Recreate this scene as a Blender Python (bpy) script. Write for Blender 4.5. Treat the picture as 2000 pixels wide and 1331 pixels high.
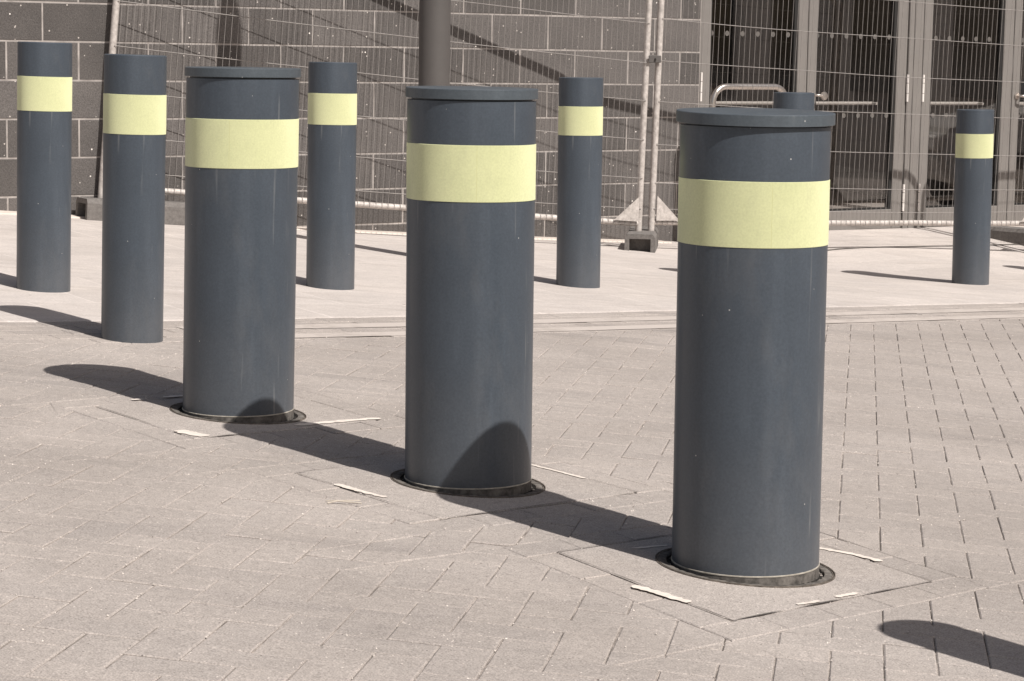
import bpy, bmesh, math, random
from mathutils import Vector, Matrix, noise
random.seed(7)
R = math.radians
for o in list(bpy.data.objects): bpy.data.objects.remove(o, do_unlink=True)
scene = bpy.context.scene
COL = scene.collection

# ---------------------------------------------------------------- camera
F_PX = 4500.0                      # focal length in photo pixels (photo 2000 x 1331)
CAM_H = 1.08
PITCH = math.atan((665.5 - 100) / F_PX)
ROLL = 0.0165
_c, _s = math.cos(ROLL), math.sin(ROLL)
_u = (0.0, -math.cos(PITCH), -math.sin(PITCH))
UPC = Vector((_c*_u[0] - _s*_u[1], _s*_u[0] + _c*_u[1], _u[2]))     # world up in camera (x right, y down, z fwd)
FWC = Vector((0, 0, 1)) - UPC.z*UPC; FWC.normalize()
RTC = FWC.cross(UPC)
if RTC.x < 0: RTC = -RTC
MC = Matrix((RTC, FWC, UPC))       # camera -> world
cam_d = bpy.data.cameras.new('camera'); cam = bpy.data.objects.new('camera', cam_d); COL.objects.link(cam)
cx, cy, cz = MC.col[0], MC.col[1], MC.col[2]
rot = Matrix(((cx[0], -cy[0], -cz[0]), (cx[1], -cy[1], -cz[1]), (cx[2], -cy[2], -cz[2])))
cam.matrix_world = Matrix.Translation((0, 0, CAM_H)) @ rot.to_4x4()
cam_d.sensor_width = 36; cam_d.lens = F_PX/2000*36
cam_d.clip_start = 0.05; cam_d.clip_end = 1000
scene.camera = cam

# ---------------------------------------------------------------- light
SUN_AZ = R(-42.9)                  # direction the light travels, measured from +Y towards +X
SUN_EL = R(51.0)
world = bpy.data.worlds.new('World'); scene.world = world; world.use_nodes = True
wn = world.node_tree; bg = wn.nodes['Background']
sky = wn.nodes.new('ShaderNodeTexSky'); sky.sky_type = 'NISHITA'; sky.sun_disc = False
sky.sun_elevation = SUN_EL; sky.sun_rotation = R(137.1); sky.air_density = 1.0; sky.dust_density = 3.0
tint = wn.nodes.new('ShaderNodeMix'); tint.data_type = 'RGBA'; tint.blend_type = 'MULTIPLY'; tint.inputs[0].default_value = 1
tint.inputs[7].default_value = (1.02, 0.965, 0.89, 1)      # hazy, slightly warm sky
wn.links.new(sky.outputs[0], tint.inputs[6]); wn.links.new(tint.outputs[2], bg.inputs[0]); bg.inputs[1].default_value = 0.062
sd = bpy.data.lights.new('sun', 'SUN'); sd.energy = 4.6; sd.angle = R(0.55); sd.color = (1.0, 0.962, 0.915)
sun = bpy.data.objects.new('sun', sd); COL.objects.link(sun)
LDIR = Vector((math.sin(SUN_AZ)*math.cos(SUN_EL), math.cos(SUN_AZ)*math.cos(SUN_EL), -math.sin(SUN_EL)))
sun.rotation_euler = LDIR.to_track_quat('-Z', 'Y').to_euler(); sun.location = (6, -6, 10)
scene.view_settings.view_transform = 'Standard'; scene.view_settings.look = 'None'
scene.view_settings.gamma = 1; scene.view_settings.exposure = 0.18
scene.render.resolution_x = 1024; scene.render.resolution_y = 681

# ---------------------------------------------------------------- ground shape
PA, PB, PC = -0.0637827, -0.0012087, -1.0794506 + CAM_H
W0 = Vector((-2.796, 12.517, 0)); TH = R(33.9)
WD = Vector((math.cos(TH), math.sin(TH), 0)); WN = Vector((math.sin(TH), -math.cos(TH), 0))
CS = [(-1, 0), (0, 0), (.446, -.012), (2.07, -.048), (2.57, -.057), (4.15, -.066), (4.9, -.060), (5.5, .004), (5.99, .040), (6.72, .076), (7.2, .10), (7.9, .13), (12, .16)]
def lerp_table(t, x):
    if x <= t[0][0]: return t[0][1]
    for (a, fa), (b, fb) in zip(t, t[1:]):
        if x <= b: return fa + (fb-fa)*(x-a)/(b-a)
    return t[-1][1]
def ground(x, y):
    xc = max(-14, min(6.5, x)); yc = max(-20, min(40, y))
    z = PA*xc + PB*yc + PC
    d = Vector((x, y, 0)) - W0
    s = d.dot(WD); q = max(0.0, d.dot(WN))
    c = lerp_table(CS, s)
    rng = 3.1 if c < 0 else 1.1
    w = max(0.0, 1 - q/rng)
    z += c*w
    z -= 0.035*math.exp(-((x-1.95)**2 + (y-13.6)**2)/0.55)
    return z
def ray(px, py): return MC @ Vector(((px-1000)/F_PX, (py-665.5)/F_PX, 1.0))
def on_ground(px, py):
    """world point where the photo ray meets the sloping ground plane"""
    r = ray(px, py); off = 0.0
    for _ in range(25):
        t = (PC + off - CAM_H)/(r.z - PA*r.x - PB*r.y); x, y = r.x*t, r.y*t
        off += 0.5*(ground(x, y) - (PA*x + PB*y + PC) - off)
    return Vector((x, y, ground(x, y)))
def on_plane(px, py, O, n):
    r = ray(px, py); C0 = Vector((0, 0, CAM_H)); t = (O - C0).dot(n)/r.dot(n)
    return C0 + r*t

# ---------------------------------------------------------------- materials
def mat(name, base, rough=0.6, metal=0.0, spec=0.5):
    m = bpy.data.materials.new(name); m.use_nodes = True
    p = m.node_tree.nodes['Principled BSDF']
    p.inputs['Base Color'].default_value = (*base, 1); p.inputs['Roughness'].default_value = rough
    p.inputs['Metallic'].default_value = metal; p.inputs['Specular IOR Level'].default_value = spec
    return m, m.node_tree, p
def N(nt, t, **kw):
    n = nt.nodes.new(t)
    for k, v in kw.items():
        if k.startswith('i_'): n.inputs[int(k[2:])].default_value = v
        else: setattr(n, k, v)
    return n
def coords(nt, scale=(1, 1, 1), rotz=0.0):
    tc = N(nt, 'ShaderNodeTexCoord'); mp = N(nt, 'ShaderNodeMapping')
    mp.inputs['Scale'].default_value = scale; mp.inputs['Rotation'].default_value = (0, 0, rotz)
    nt.links.new(tc.outputs['Object'], mp.inputs[0]); return mp.outputs[0]
def noise_f(nt, vec, scale, detail=4, rough=0.6):
    n = N(nt, 'ShaderNodeTexNoise'); n.inputs['Scale'].default_value = scale
    n.inputs['Detail'].default_value = detail; n.inputs['Roughness'].default_value = rough
    nt.links.new(vec, n.inputs['Vector']); return n.outputs['Fac']
def ramp(nt, fac, a, b, c0=(0, 0, 0), c1=(1, 1, 1)):
    r = N(nt, 'ShaderNodeValToRGB'); e = r.color_ramp.elements
    e[0].position = a; e[1].position = b; e[0].color = (*c0, 1); e[1].color = (*c1, 1)
    nt.links.new(fac, r.inputs[0]); return r.outputs[0]
def mix(nt, fac, a, b, mode='MIX'):
    m = N(nt, 'ShaderNodeMix', data_type='RGBA', blend_type=mode)
    for sock, v in ((m.inputs[0], fac), (m.inputs[6], a), (m.inputs[7], b)):
        if isinstance(v, (int, float)): sock.default_value = v
        elif isinstance(v, tuple): sock.default_value = (*v, 1)
        else: nt.links.new(v, sock)
    return m.outputs[2]
def bump(nt, p, fac, strength, dist):
    b = N(nt, 'ShaderNodeBump'); b.inputs['Strength'].default_value = strength; b.inputs['Distance'].default_value = dist
    nt.links.new(fac, b.inputs['Height']); nt.links.new(b.outputs[0], p.inputs['Normal'])
def flecks(nt, vec, scale, thr, rnd=0.0):
    """small isolated grains: 1 inside a grain"""
    v = N(nt, 'ShaderNodeTexVoronoi'); v.inputs['Scale'].default_value = scale
    nt.links.new(vec, v.inputs['Vector'])
    lt = N(nt, 'ShaderNodeMath', operation='LESS_THAN'); lt.inputs[1].default_value = thr
    nt.links.new(v.outputs['Distance'], lt.inputs[0])
    if rnd > 0:
        sp = N(nt, 'ShaderNodeSeparateColor'); nt.links.new(v.outputs['Color'], sp.inputs[0])
        g = N(nt, 'ShaderNodeMath', operation='GREATER_THAN'); g.inputs[1].default_value = rnd
        nt.links.new(sp.outputs[0], g.inputs[0])
        m = N(nt, 'ShaderNodeMath', operation='MULTIPLY'); nt.links.new(lt.outputs[0], m.inputs[0]); nt.links.new(g.outputs[0], m.inputs[1])
        return m.outputs[0]
    return lt.outputs[0]

def paver_material(name, c_lo, c_hi, island=0.10, fine=1.0):
    m, nt, p = mat(name, c_hi, 0.9, 0, 0.25)
    v = coords(nt)
    a = noise_f(nt, v, 1.3, 5, 0.6); col = mix(nt, ramp(nt, a, 0.3, 0.7), c_lo, c_hi)
    # tyre rubber and dirt smears lying along the road
    v2 = coords(nt, (0.45, 2.6, 1), R(-16)); st = noise_f(nt, v2, 1.5, 4, 0.6)
    col = mix(nt, ramp(nt, st, 0.55, 0.74, (0, 0, 0), (0.36, 0.36, 0.36)), col, (c_lo[0]*0.55, c_lo[1]*0.56, c_lo[2]*0.60))
    g = noise_f(nt, v, 260, 3, 0.7); col = mix(nt, 0.85*fine if fine <= 1 else 0.95, col, ramp(nt, g, 0.27, 0.73, (0.45, 0.45, 0.45), (1.50, 1.50, 1.50)), 'MULTIPLY')
    g2 = noise_f(nt, v, 45, 3, 0.6); col = mix(nt, 0.30, col, ramp(nt, g2, 0.3, 0.7, (0.70, 0.70, 0.70), (1.25, 1.25, 1.25)), 'MULTIPLY')
    if island:
        geo = N(nt, 'ShaderNodeNewGeometry')
        col = mix(nt, island*2.1, col, ramp(nt, geo.outputs['Random Per Island'], 0, 1, (0.80, 0.80, 0.81), (1.16, 1.14, 1.12)), 'MULTIPLY')
    col = mix(nt, flecks(nt, v, 60, 0.12, 0.82), col, (0.70, 0.63, 0.57))
    col = mix(nt, flecks(nt, v, 70, 0.14, 0.86), col, (0.16, 0.14, 0.13))
    nt.links.new(col, p.inputs['Base Color'])
    bump(nt, p, mix(nt, 0.5, g, g2), 0.55, 0.0025)
    return m
M = {}
M['paver'] = paver_material('block_paving', (0.325, 0.288, 0.263), (0.415, 0.370, 0.340))
M['channel'] = paver_material('channel_block', (0.36, 0.318, 0.290), (0.43, 0.383, 0.352), 0.12)
M['slab'] = paver_material('bollard_slab_concrete', (0.355, 0.315, 0.288), (0.430, 0.384, 0.353), 0, 1.2)
def joint_sand():
    m, nt, p = mat('joint_sand', (0.3, 0.26, 0.23), 1, 0, 0.1)
    v = coords(nt); a = noise_f(nt, v, 7, 5, 0.7)
    col = mix(nt, ramp(nt, a, 0.42, 0.62), (0.17, 0.149, 0.134), (0.46, 0.405, 0.367))
    g = noise_f(nt, v, 180, 2); col = mix(nt, 0.6, col, ramp(nt, g, 0.3, 0.7, (0.5, 0.5, 0.5), (1.4, 1.4, 1.4)), 'MULTIPLY')
    nt.links.new(col, p.inputs['Base Color']); bump(nt, p, g, 0.6, 0.003); return m
M['sand'] = joint_sand()
def flag_material():
    m, nt, p = mat('pale_paving_flags', (0.7, 0.62, 0.56), 0.9, 0, 0.2)
    v = coords(nt, (1, 1, 1), -TH)
    b = N(nt, 'ShaderNodeTexBrick'); b.inputs['Scale'].default_value = 1
    b.inputs['Brick Width'].default_value = 0.55; b.inputs['Row Height'].default_value = 0.41; b.inputs['Mortar Size'].default_value = 0.006
    b.inputs['Mortar Smooth'].default_value = 0.3
    b.inputs['Color1'].default_value = (0.500, 0.452, 0.420, 1); b.inputs['Color2'].default_value = (0.548, 0.497, 0.463, 1)
    b.inputs['Mortar'].default_value = (0.60, 0.545, 0.508, 1); nt.links.new(v, b.inputs['Vector'])
    a = noise_f(nt, v, 2.2, 6, 0.65); col = mix(nt, 0.6, b.outputs['Color'], ramp(nt, a, 0.25, 0.75, (0.84, 0.84, 0.85), (1.14, 1.13, 1.12)), 'MULTIPLY')
    v2 = coords(nt, (0.6, 4, 1), -R(20)); st = noise_f(nt, v2, 2.4, 5, 0.65)
    col = mix(nt, ramp(nt, st, 0.52, 0.75, (0, 0, 0), (0.7, 0.7, 0.7)), col, (0.40, 0.356, 0.324))
    md = noise_f(nt, v, 16, 5, 0.7); col = mix(nt, 0.5, col, ramp(nt, md, 0.3, 0.7, (0.86, 0.86, 0.86), (1.10, 1.10, 1.10)), 'MULTIPLY')
    g = noise_f(nt, v, 120, 3, 0.7); col = mix(nt, 0.6, col, ramp(nt, g, 0.3, 0.7, (0.75, 0.75, 0.75), (1.2, 1.2, 1.2)), 'MULTIPLY')
    col = mix(nt, flecks(nt, v, 7, 0.055, 0.72), col, (0.27, 0.24, 0.22))
    col = mix(nt, flecks(nt, v, 26, 0.09, 0.85), col, (0.33, 0.30, 0.275))
    nt.links.new(col, p.inputs['Base Color']); bump(nt, p, g, 0.4, 0.002); return m
M['flags'] = flag_material()
def asphalt():
    m, nt, p = mat('far_ground', (0.2, 0.18, 0.165), 0.95, 0, 0.2)
    v = coords(nt); g = noise_f(nt, v, 60, 4, 0.7)
    nt.links.new(ramp(nt, g, 0.3, 0.7, (0.15, 0.135, 0.125), (0.27, 0.245, 0.225)), p.inputs['Base Color']); return m
M['far'] = asphalt()
def road_paint():
    m, nt, p = mat('worn_road_paint', (0.5, 0.45, 0.4), 0.75, 0, 0.3)
    v = coords(nt); a = noise_f(nt, v, 22, 5, 0.75); b = noise_f(nt, v, 3, 3)
    f = mix(nt, 0.5, a, b)
    nt.links.new(ramp(nt, f, 0.36, 0.50, (0.38, 0.335, 0.303), (0.50, 0.445, 0.408)), p.inputs['Base Color'])
    bump(nt, p, a, 0.3, 0.001); return m
M['roadpaint'] = road_paint()
def block_material():
    m, nt, p = mat('concrete_block', (0.2, 0.18, 0.17), 0.95, 0, 0.2)
    v = coords(nt)
    geo = N(nt, 'ShaderNodeNewGeometry')
    col = ramp(nt, geo.outputs['Random Per Island'], 0, 1, (0.092, 0.084, 0.080), (0.138, 0.126, 0.120))
    a = noise_f(nt, v, 3.0, 5, 0.6); col = mix(nt, 0.7, col, ramp(nt, a, 0.3, 0.7, (0.82, 0.82, 0.82), (1.18, 1.17, 1.16)), 'MULTIPLY')
    g = noise_f(nt, v, 120, 3, 0.75); col = mix(nt, 0.8, col, ramp(nt, g, 0.3, 0.7, (0.62, 0.62, 0.62), (1.42, 1.42, 1.42)), 'MULTIPLY')
    col = mix(nt, flecks(nt, v, 30, 0.13, 0.80), col, (0.50, 0.455, 0.42))
    col = mix(nt, flecks(nt, v, 13, 0.060, 0.66), col, (0.80, 0.75, 0.70))
    col = mix(nt, flecks(nt, v, 60, 0.15, 0.85), col, (0.06, 0.05, 0.046))
    nt.links.new(col, p.inputs['Base Color']); bump(nt, p, g, 0.8, 0.004); return m
M['block'] = block_material()
def mortar_material():
    m, nt, p = mat('mortar', (0.33, 0.29, 0.26), 1, 0, 0.1)
    v = coords(nt); a = noise_f(nt, v, 9, 5, 0.7)
    nt.links.new(ramp(nt, a, 0.32, 0.66, (0.24, 0.217, 0.204), (0.43, 0.392, 0.367)), p.inputs['Base Color'])
    bump(nt, p, a, 0.4, 0.003); return m
M['mortar'] = mortar_material()
def bollard_paint(name, base, top_scuff):
    m, nt, p = mat(name, base, 0.36, 0, 0.45)
    v = coords(nt); a = noise_f(nt, v, 5, 5, 0.6)
    v3 = coords(nt, (14, 14, 1.4)); s = noise_f(nt, v3, 1.2, 4, 0.6)
    col = mix(nt, ramp(nt, a, 0.35, 0.75), base, tuple(c*1.16 for c in base))
    col = mix(nt, ramp(nt, s, 0.52, 0.80, (0, 0, 0), (0.55, 0.55, 0.55)), col, tuple(c*1.45 + 0.012 for c in base))
    # dust splashed up from the paving near the foot
    tc = N(nt, 'ShaderNodeTexCoord'); sx = N(nt, 'ShaderNodeSeparateXYZ'); nt.links.new(tc.outputs['Object'], sx.inputs[0])
    mr = N(nt, 'ShaderNodeMapRange'); nt.links.new(sx.outputs['Z'], mr.inputs[0])
    mr.inputs[1].default_value = 0.0; mr.inputs[2].default_value = 0.34; mr.inputs[3].default_value = 0.30; mr.inputs[4].default_value = 0.0
    mu = N(nt, 'ShaderNodeMath', operation='MULTIPLY'); nt.links.new(mr.outputs[0], mu.inputs[0]); nt.links.new(noise_f(nt, v, 9, 5, 0.7), mu.inputs[1])
    col = mix(nt, mu.outputs[0], col, (0.20, 0.185, 0.175))
    fg = noise_f(nt, v, 170, 3, 0.7); col = mix(nt, 0.5, col, ramp(nt, fg, 0.27, 0.73, (0.72, 0.72, 0.72), (1.30, 1.30, 1.30)), 'MULTIPLY')
    v4 = coords(nt, (60, 60, 2.2), R(20)); sc = noise_f(nt, v4, 1.0, 2, 0.4); msk = noise_f(nt, v, 3.2, 3, 0.6)
    scm = N(nt, 'ShaderNodeMath', operation='MULTIPLY'); nt.links.new(ramp(nt, sc, 0.66, 0.70), scm.inputs[0]); nt.links.new(ramp(nt, msk, 0.46, 0.58), scm.inputs[1])
    col = mix(nt, mix(nt, 1.0, scm.outputs[0], (0.55, 0.55, 0.55), 'MULTIPLY'), col, (0.19, 0.195, 0.20))
    bl = noise_f(nt, coords(nt, (3, 3, 1.1)), 2.6, 6, 0.7)
    col = mix(nt, ramp(nt, bl, 0.54, 0.74, (0, 0, 0), (0.30, 0.30, 0.30)), col, (0.135, 0.135, 0.138))
    # stone chips
    col = mix(nt, flecks(nt, v, 34, 0.055, 0.80), col, (0.42, 0.41, 0.40))
    nt.links.new(col, p.inputs['Base Color'])
    rr = N(nt, 'ShaderNodeMapRange'); nt.links.new(a, rr.inputs[0]); rr.inputs[3].default_value = 0.30; rr.inputs[4].default_value = 0.50
    nt.links.new(rr.outputs[0], p.inputs['Roughness'])
    g = noise_f(nt, v, 160, 2); bump(nt, p, g, 0.06, 0.0008)
    return m
M['navy'] = bollard_paint('slate_grey_paint', (0.054, 0.066, 0.082), 0)
M['cap'] = bollard_paint('cap_paint', (0.068, 0.081, 0.093), 0)
def tape():
    m, nt, p = mat('reflective_tape', (0.66, 0.66, 0.34), 0.42, 0, 0.5); p.inputs['Diffuse Roughness'].default_value = 1.0
    v = coords(nt); a = noise_f(nt, v, 7, 4, 0.6)
    col = mix(nt, ramp(nt, a, 0.3, 0.75), (0.67, 0.685, 0.415), (0.725, 0.735, 0.46))
    gr = noise_f(nt, coords(nt, (9, 9, 2.5)), 2.0, 5, 0.7); col = mix(nt, ramp(nt, gr, 0.56, 0.80, (0, 0, 0), (0.30, 0.30, 0.30)), col, (0.45, 0.45, 0.30))
    g = noise_f(nt, v, 210, 2); col = mix(nt, 0.45, col, ramp(nt, g, 0.3, 0.7, (0.85, 0.85, 0.8), (1.1, 1.1, 1.1)), 'MULTIPLY')
    nt.links.new(col, p.inputs['Base Color']); bump(nt, p, a, 0.1, 0.001); return m
M['tape'] = tape()
def simple(name, a, b, scale, rough, metal=0.0, bmp=0.0, spec=0.5):
    m, nt, p = mat(name, a, rough, metal, spec)
    v = coords(nt); f = noise_f(nt, v, scale, 5, 0.65)
    nt.links.new(ramp(nt, f, 0.32, 0.68, a, b), p.inputs['Base Color'])
    if bmp: bump(nt, p, f, bmp, 0.002)
    return m
M['seam'] = simple('tape_seam', (0.60, 0.60, 0.30), (0.64, 0.64, 0.34), 20, 0.5)
M['rubber'] = simple('black_brush_seal', (0.014, 0.013, 0.012), (0.045, 0.042, 0.039), 160, 1.0, 0, 0.8, 0.05)
M['rust'] = simple('worn_steel_rim', (0.05, 0.040, 0.032), (0.22, 0.185, 0.155), 60, 0.75, 0.2, 0.3)
M['dirt'] = simple('dusty_ring_plate', (0.07, 0.064, 0.059), (0.21, 0.19, 0.172), 45, 1.0, 0, 0.8, 0.05)
M['brightrim'] = simple('scraped_edge', (0.30, 0.27, 0.22), (0.62, 0.57, 0.50), 40, 0.5, 0.3)
M['frame_dark'] = simple('dark_slab_joint', (0.07, 0.062, 0.056), (0.24, 0.21, 0.19), 14, 0.95, 0, 0.4)
M['grout'] = simple('pale_grout', (0.62, 0.55, 0.49), (0.76, 0.68, 0.61), 40, 0.9, 0, 0.4)
M['lamp'] = simple('brown_grey_column_paint', (0.080, 0.072, 0.068), (0.093, 0.084, 0.079), 5, 0.6, 0, 0.05)
M['galv'] = simple('galvanised_steel', (0.36, 0.325, 0.30), (0.60, 0.55, 0.515), 38, 0.6, 0.15, 0.2)
M['wire'] = simple('galvanised_wire', (0.22, 0.20, 0.188), (0.31, 0.284, 0.267), 30, 0.6, 0.1)
M['foot'] = simple('recycled_rubber_foot', (0.12, 0.109, 0.102), (0.19, 0.174, 0.163), 55, 0.95, 0, 0.6)
M['frame'] = simple('door_frame_paint', (0.190, 0.174, 0.162), (0.208, 0.192, 0.179), 8, 0.5)
M['black'] = simple('dark_gasket', (0.012, 0.011, 0.010), (0.02, 0.018, 0.017), 8, 0.8)
M['hinge'] = simple('pale_steel_hinge', (0.74, 0.70, 0.66), (0.82, 0.77, 0.73), 12, 0.45, 0.0)
M['steel'] = simple('brushed_steel', (0.55, 0.50, 0.46), (0.68, 0.62, 0.57), 30, 0.28, 0.9)
M['darktube'] = simple('dark_guard_tube', (0.022, 0.020, 0.019), (0.034, 0.031, 0.029), 20, 0.5)
M['dot'] = simple('frosted_dot', (0.10, 0.09, 0.083), (0.13, 0.118, 0.108), 40, 0.7)
M['inside'] = simple('dark_interior', (0.17, 0.157, 0.15), (0.26, 0.243, 0.233), 1.2, 0.9)
M['carpet'] = simple('interior_floor', (0.22, 0.20, 0.19), (0.32, 0.295, 0.28), 6, 0.9)
M['render'] = simple('dull_render', (0.38, 0.335, 0.31), (0.50, 0.445, 0.415), 1.5, 0.9)
M['darkglass'] = simple('dark_window', (0.02, 0.02, 0.022), (0.03, 0.03, 0.032), 1, 0.1)
M['carpaint'] = simple('silver_car_paint', (0.62, 0.59, 0.56), (0.66, 0.63, 0.60), 2, 0.25, 0.1)
M['tyre'] = simple('tyre_rubber', (0.02, 0.02, 0.02), (0.035, 0.035, 0.035), 30, 0.9)
M['edge'] = simple('pale_edging', (0.56, 0.49, 0.435), (0.68, 0.60, 0.535), 14, 0.95, 0, 0.3)
M['grit'] = simple('grit_crumbs', (0.34, 0.30, 0.27), (0.75, 0.68, 0.62), 9, 0.95)
M['leaf'] = simple('dry_twig', (0.50, 0.44, 0.37), (0.62, 0.56, 0.48), 30, 0.9)
def glass():
    m = bpy.data.materials.new('door_glass'); m.use_nodes = True; nt = m.node_tree
    for n in list(nt.nodes):
        if n.type != 'OUTPUT_MATERIAL': nt.nodes.remove(n)
    out = nt.nodes[0]
    tr = N(nt, 'ShaderNodeBsdfTransparent'); tr.inputs[0].default_value = (0.86, 0.855, 0.85, 1)
    gl = N(nt, 'ShaderNodeBsdfGlossy'); gl.inputs['Roughness'].default_value = 0.015; gl.inputs[0].default_value = (0.95, 0.93, 0.91, 1)
    lw = N(nt, 'ShaderNodeLayerWeight'); lw.inputs[0].default_value = 0.5        # facing: same from both sides of the pane
    pw = N(nt, 'ShaderNodeMath', operation='POWER'); pw.inputs[1].default_value = 4.0; nt.links.new(lw.outputs['Facing'], pw.inputs[0])
    fr = N(nt, 'ShaderNodeMath', operation='MULTIPLY_ADD'); fr.inputs[1].default_value = 0.9; fr.inputs[2].default_value = 0.11; fr.use_clamp = True
    nt.links.new(pw.outputs[0], fr.inputs[0])
    ms = N(nt, 'ShaderNodeMixShader'); nt.links.new(fr.outputs[0], ms.inputs[0]); nt.links.new(tr.outputs[0], ms.inputs[1]); nt.links.new(gl.outputs[0], ms.inputs[2])
    nt.links.new(ms.outputs[0], out.inputs[0]); return m
M['glass'] = glass()

# ---------------------------------------------------------------- helpers
def link(name, me, parent=None):
    o = bpy.data.objects.new(name, me); COL.objects.link(o)
    if parent: o.parent = parent
    return o
def tag(o, label=None, cat=None, group=None, kind=None):
    if label: o['label'] = label
    if cat: o['category'] = cat
    if group: o['group'] = group
    if kind: o['kind'] = kind
    return o
def empty(name, loc=(0, 0, 0), rotz=0, **kw):
    o = bpy.data.objects.new(name, None); COL.objects.link(o); o.location = loc; o.rotation_euler = (0, 0, rotz)
    o.empty_display_size = 0.1
    tag(o, **kw); return o
def build(name, bm, m, parent=None, smooth=None):
    bm.normal_update()
    if smooth is not None:
        for f in bm.faces: f.smooth = True
        for e in bm.edges:
            if len(e.link_faces) == 2 and e.calc_face_angle(0) > smooth: e.smooth = False
    me = bpy.data.meshes.new(name); bm.to_mesh(me); bm.free()
    for mm in (m if isinstance(m, (list, tuple)) else [m]): me.materials.append(mm)
    return link(name, me, parent)
def raw(name, verts, faces, m, parent=None, mats=None):
    me = bpy.data.meshes.new(name); me.from_pydata(verts, [], faces)
    for mm in (m if isinstance(m, (list, tuple)) else [m]): me.materials.append(mm)
    if mats: me.polygons.foreach_set('material_index', mats)
    me.update(); return link(name, me, parent)
def lathe(bm, prof, n=96, cx=0, cy=0, jit=None):
    rings = []
    for r, z in prof:
        if r < 1e-6: rings.append([bm.verts.new((cx, cy, z))]); continue
        rings.append([bm.verts.new((cx + r*math.cos(2*math.pi*k/n), cy + r*math.sin(2*math.pi*k/n), z + (jit(k, r) if jit else 0))) for k in range(n)])
    for a, b in zip(rings, rings[1:]):
        if len(a) == 1 and len(b) == 1: continue
        for k in range(n):
            k2 = (k+1) % n
            if len(a) == 1: bm.faces.new((a[0], b[k2], b[k]))
            elif len(b) == 1: bm.faces.new((a[k], a[k2], b[0]))
            else: bm.faces.new((a[k], a[k2], b[k2], b[k]))
def box(bm, x0, x1, y0, y1, z0, z1, bev=0.0):
    r = bmesh.ops.create_cube(bm, size=1)
    vs = r['verts']
    for v in vs: v.co = Vector(((x0+x1)/2 + v.co.x*(x1-x0), (y0+y1)/2 + v.co.y*(y1-y0), (z0+z1)/2 + v.co.z*(z1-z0)))
    if bev > 0:
        es = list({e for v in vs for e in v.link_edges})
        bmesh.ops.bevel(bm, geom=es, offset=bev, segments=1, affect='EDGES', profile=0.5)
def tube(bm, pts, r, n=10, cap=True, rs=None):
    pts = [Vector(p) for p in pts]; rings = []
    t0 = (pts[1]-pts[0]).normalized(); ref = Vector((0, 0, 1)) if abs(t0.z) < 0.9 else Vector((1, 0, 0))
    u = t0.cross(ref).normalized()
    for i, p in enumerate(pts):
        t = (pts[min(i+1, len(pts)-1)] - pts[max(i-1, 0)]).normalized()
        u = (u - t*u.dot(t)).normalized(); w = t.cross(u)
        rr = rs[i] if rs else r
        rings.append([bm.verts.new(p + (u*math.cos(2*math.pi*k/n) + w*math.sin(2*math.pi*k/n))*rr) for k in range(n)])
    for a, b in zip(rings, rings[1:]):
        for k in range(n): bm.faces.new((a[k], b[k], b[(k+1) % n], a[(k+1) % n]))
    if cap: bm.faces.new(rings[0]); bm.faces.new(list(reversed(rings[-1])))
def arc_pts(c, r, a0, a1, n, ax, ay):
    return [c + ax*(r*math.cos(a0+(a1-a0)*i/n)) + ay*(r*math.sin(a0+(a1-a0)*i/n)) for i in range(n+1)]

# ---------------------------------------------------------------- setting: ground, road, pavement
KX = [(-9, 2.2), (-3.2, 6.98), (-1.798, 8.028), (-1.321, 8.40), (-.701, 8.925), (-.432, 9.166), (.089, 9.635), (.732, 10.22), (1.509, 10.93), (2.677, 12.0), (4.2, 13.40), (9, 17.6)]
# kerb line resampled by arc length
kp = []
for (xa, ya), (xb, yb) in zip(KX, KX[1:]):
    n = max(2, int(math.hypot(xb-xa, yb-ya)/0.1))
    for i in range(n): kp.append(Vector((xa+(xb-xa)*i/n, ya+(yb-ya)*i/n, 0)))
for _ in range(30):
    kp = [kp[0]] + [(kp[i-1]+kp[i]*2+kp[i+1])/4 for i in range(1, len(kp)-1)] + [kp[-1]]
kn = []
for i in range(len(kp)):
    t = (kp[min(i+1, len(kp)-1)]-kp[max(i-1, 0)]).normalized(); kn.append((t, Vector((t.y, -t.x, 0))))
klen = [0]
for a, b in zip(kp, kp[1:]): klen.append(klen[-1]+(b-a).length)
def kerb_at(L, off):
    import bisect
    i = min(max(bisect.bisect(klen, L)-1, 0), len(kp)-2); f = (L-klen[i])/(klen[i+1]-klen[i])
    p = kp[i].lerp(kp[i+1], f); nn = kn[i][1].lerp(kn[i+1][1], f).normalized(); return p + nn*off
def kerb_near(p):
    i = min(range(len(kp)), key=lambda i: (kp[i].x-p.x)**2+(kp[i].y-p.y)**2)
    return i, (p-kp[i]).dot(kn[i][1])

# far ground sheet
def grid_lines(lo, hi, fine_lo, fine_hi, step):
    v = [lo, lo*0.5, fine_lo*2 if fine_lo < 0 else fine_lo-10]
    x = fine_lo
    while x < fine_hi: v.append(x); x += step
    v += [fine_hi, fine_hi*2, hi*0.5, hi]; return sorted(set(v))
gx = grid_lines(-300, 300, -14, 16, 1.0); gy = grid_lines(-300, 300, -20, 40, 1.0)
vs = [(x, y, ground(x, y)-0.16) for y in gy for x in gx]
fs = [(j*len(gx)+i, j*len(gx)+i+1, (j+1)*len(gx)+i+1, (j+1)*len(gx)+i) for j in range(len(gy)-1) for i in range(len(gx)-1)]
tag(raw('ground', vs, fs, M['far']), kind='structure')

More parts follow.
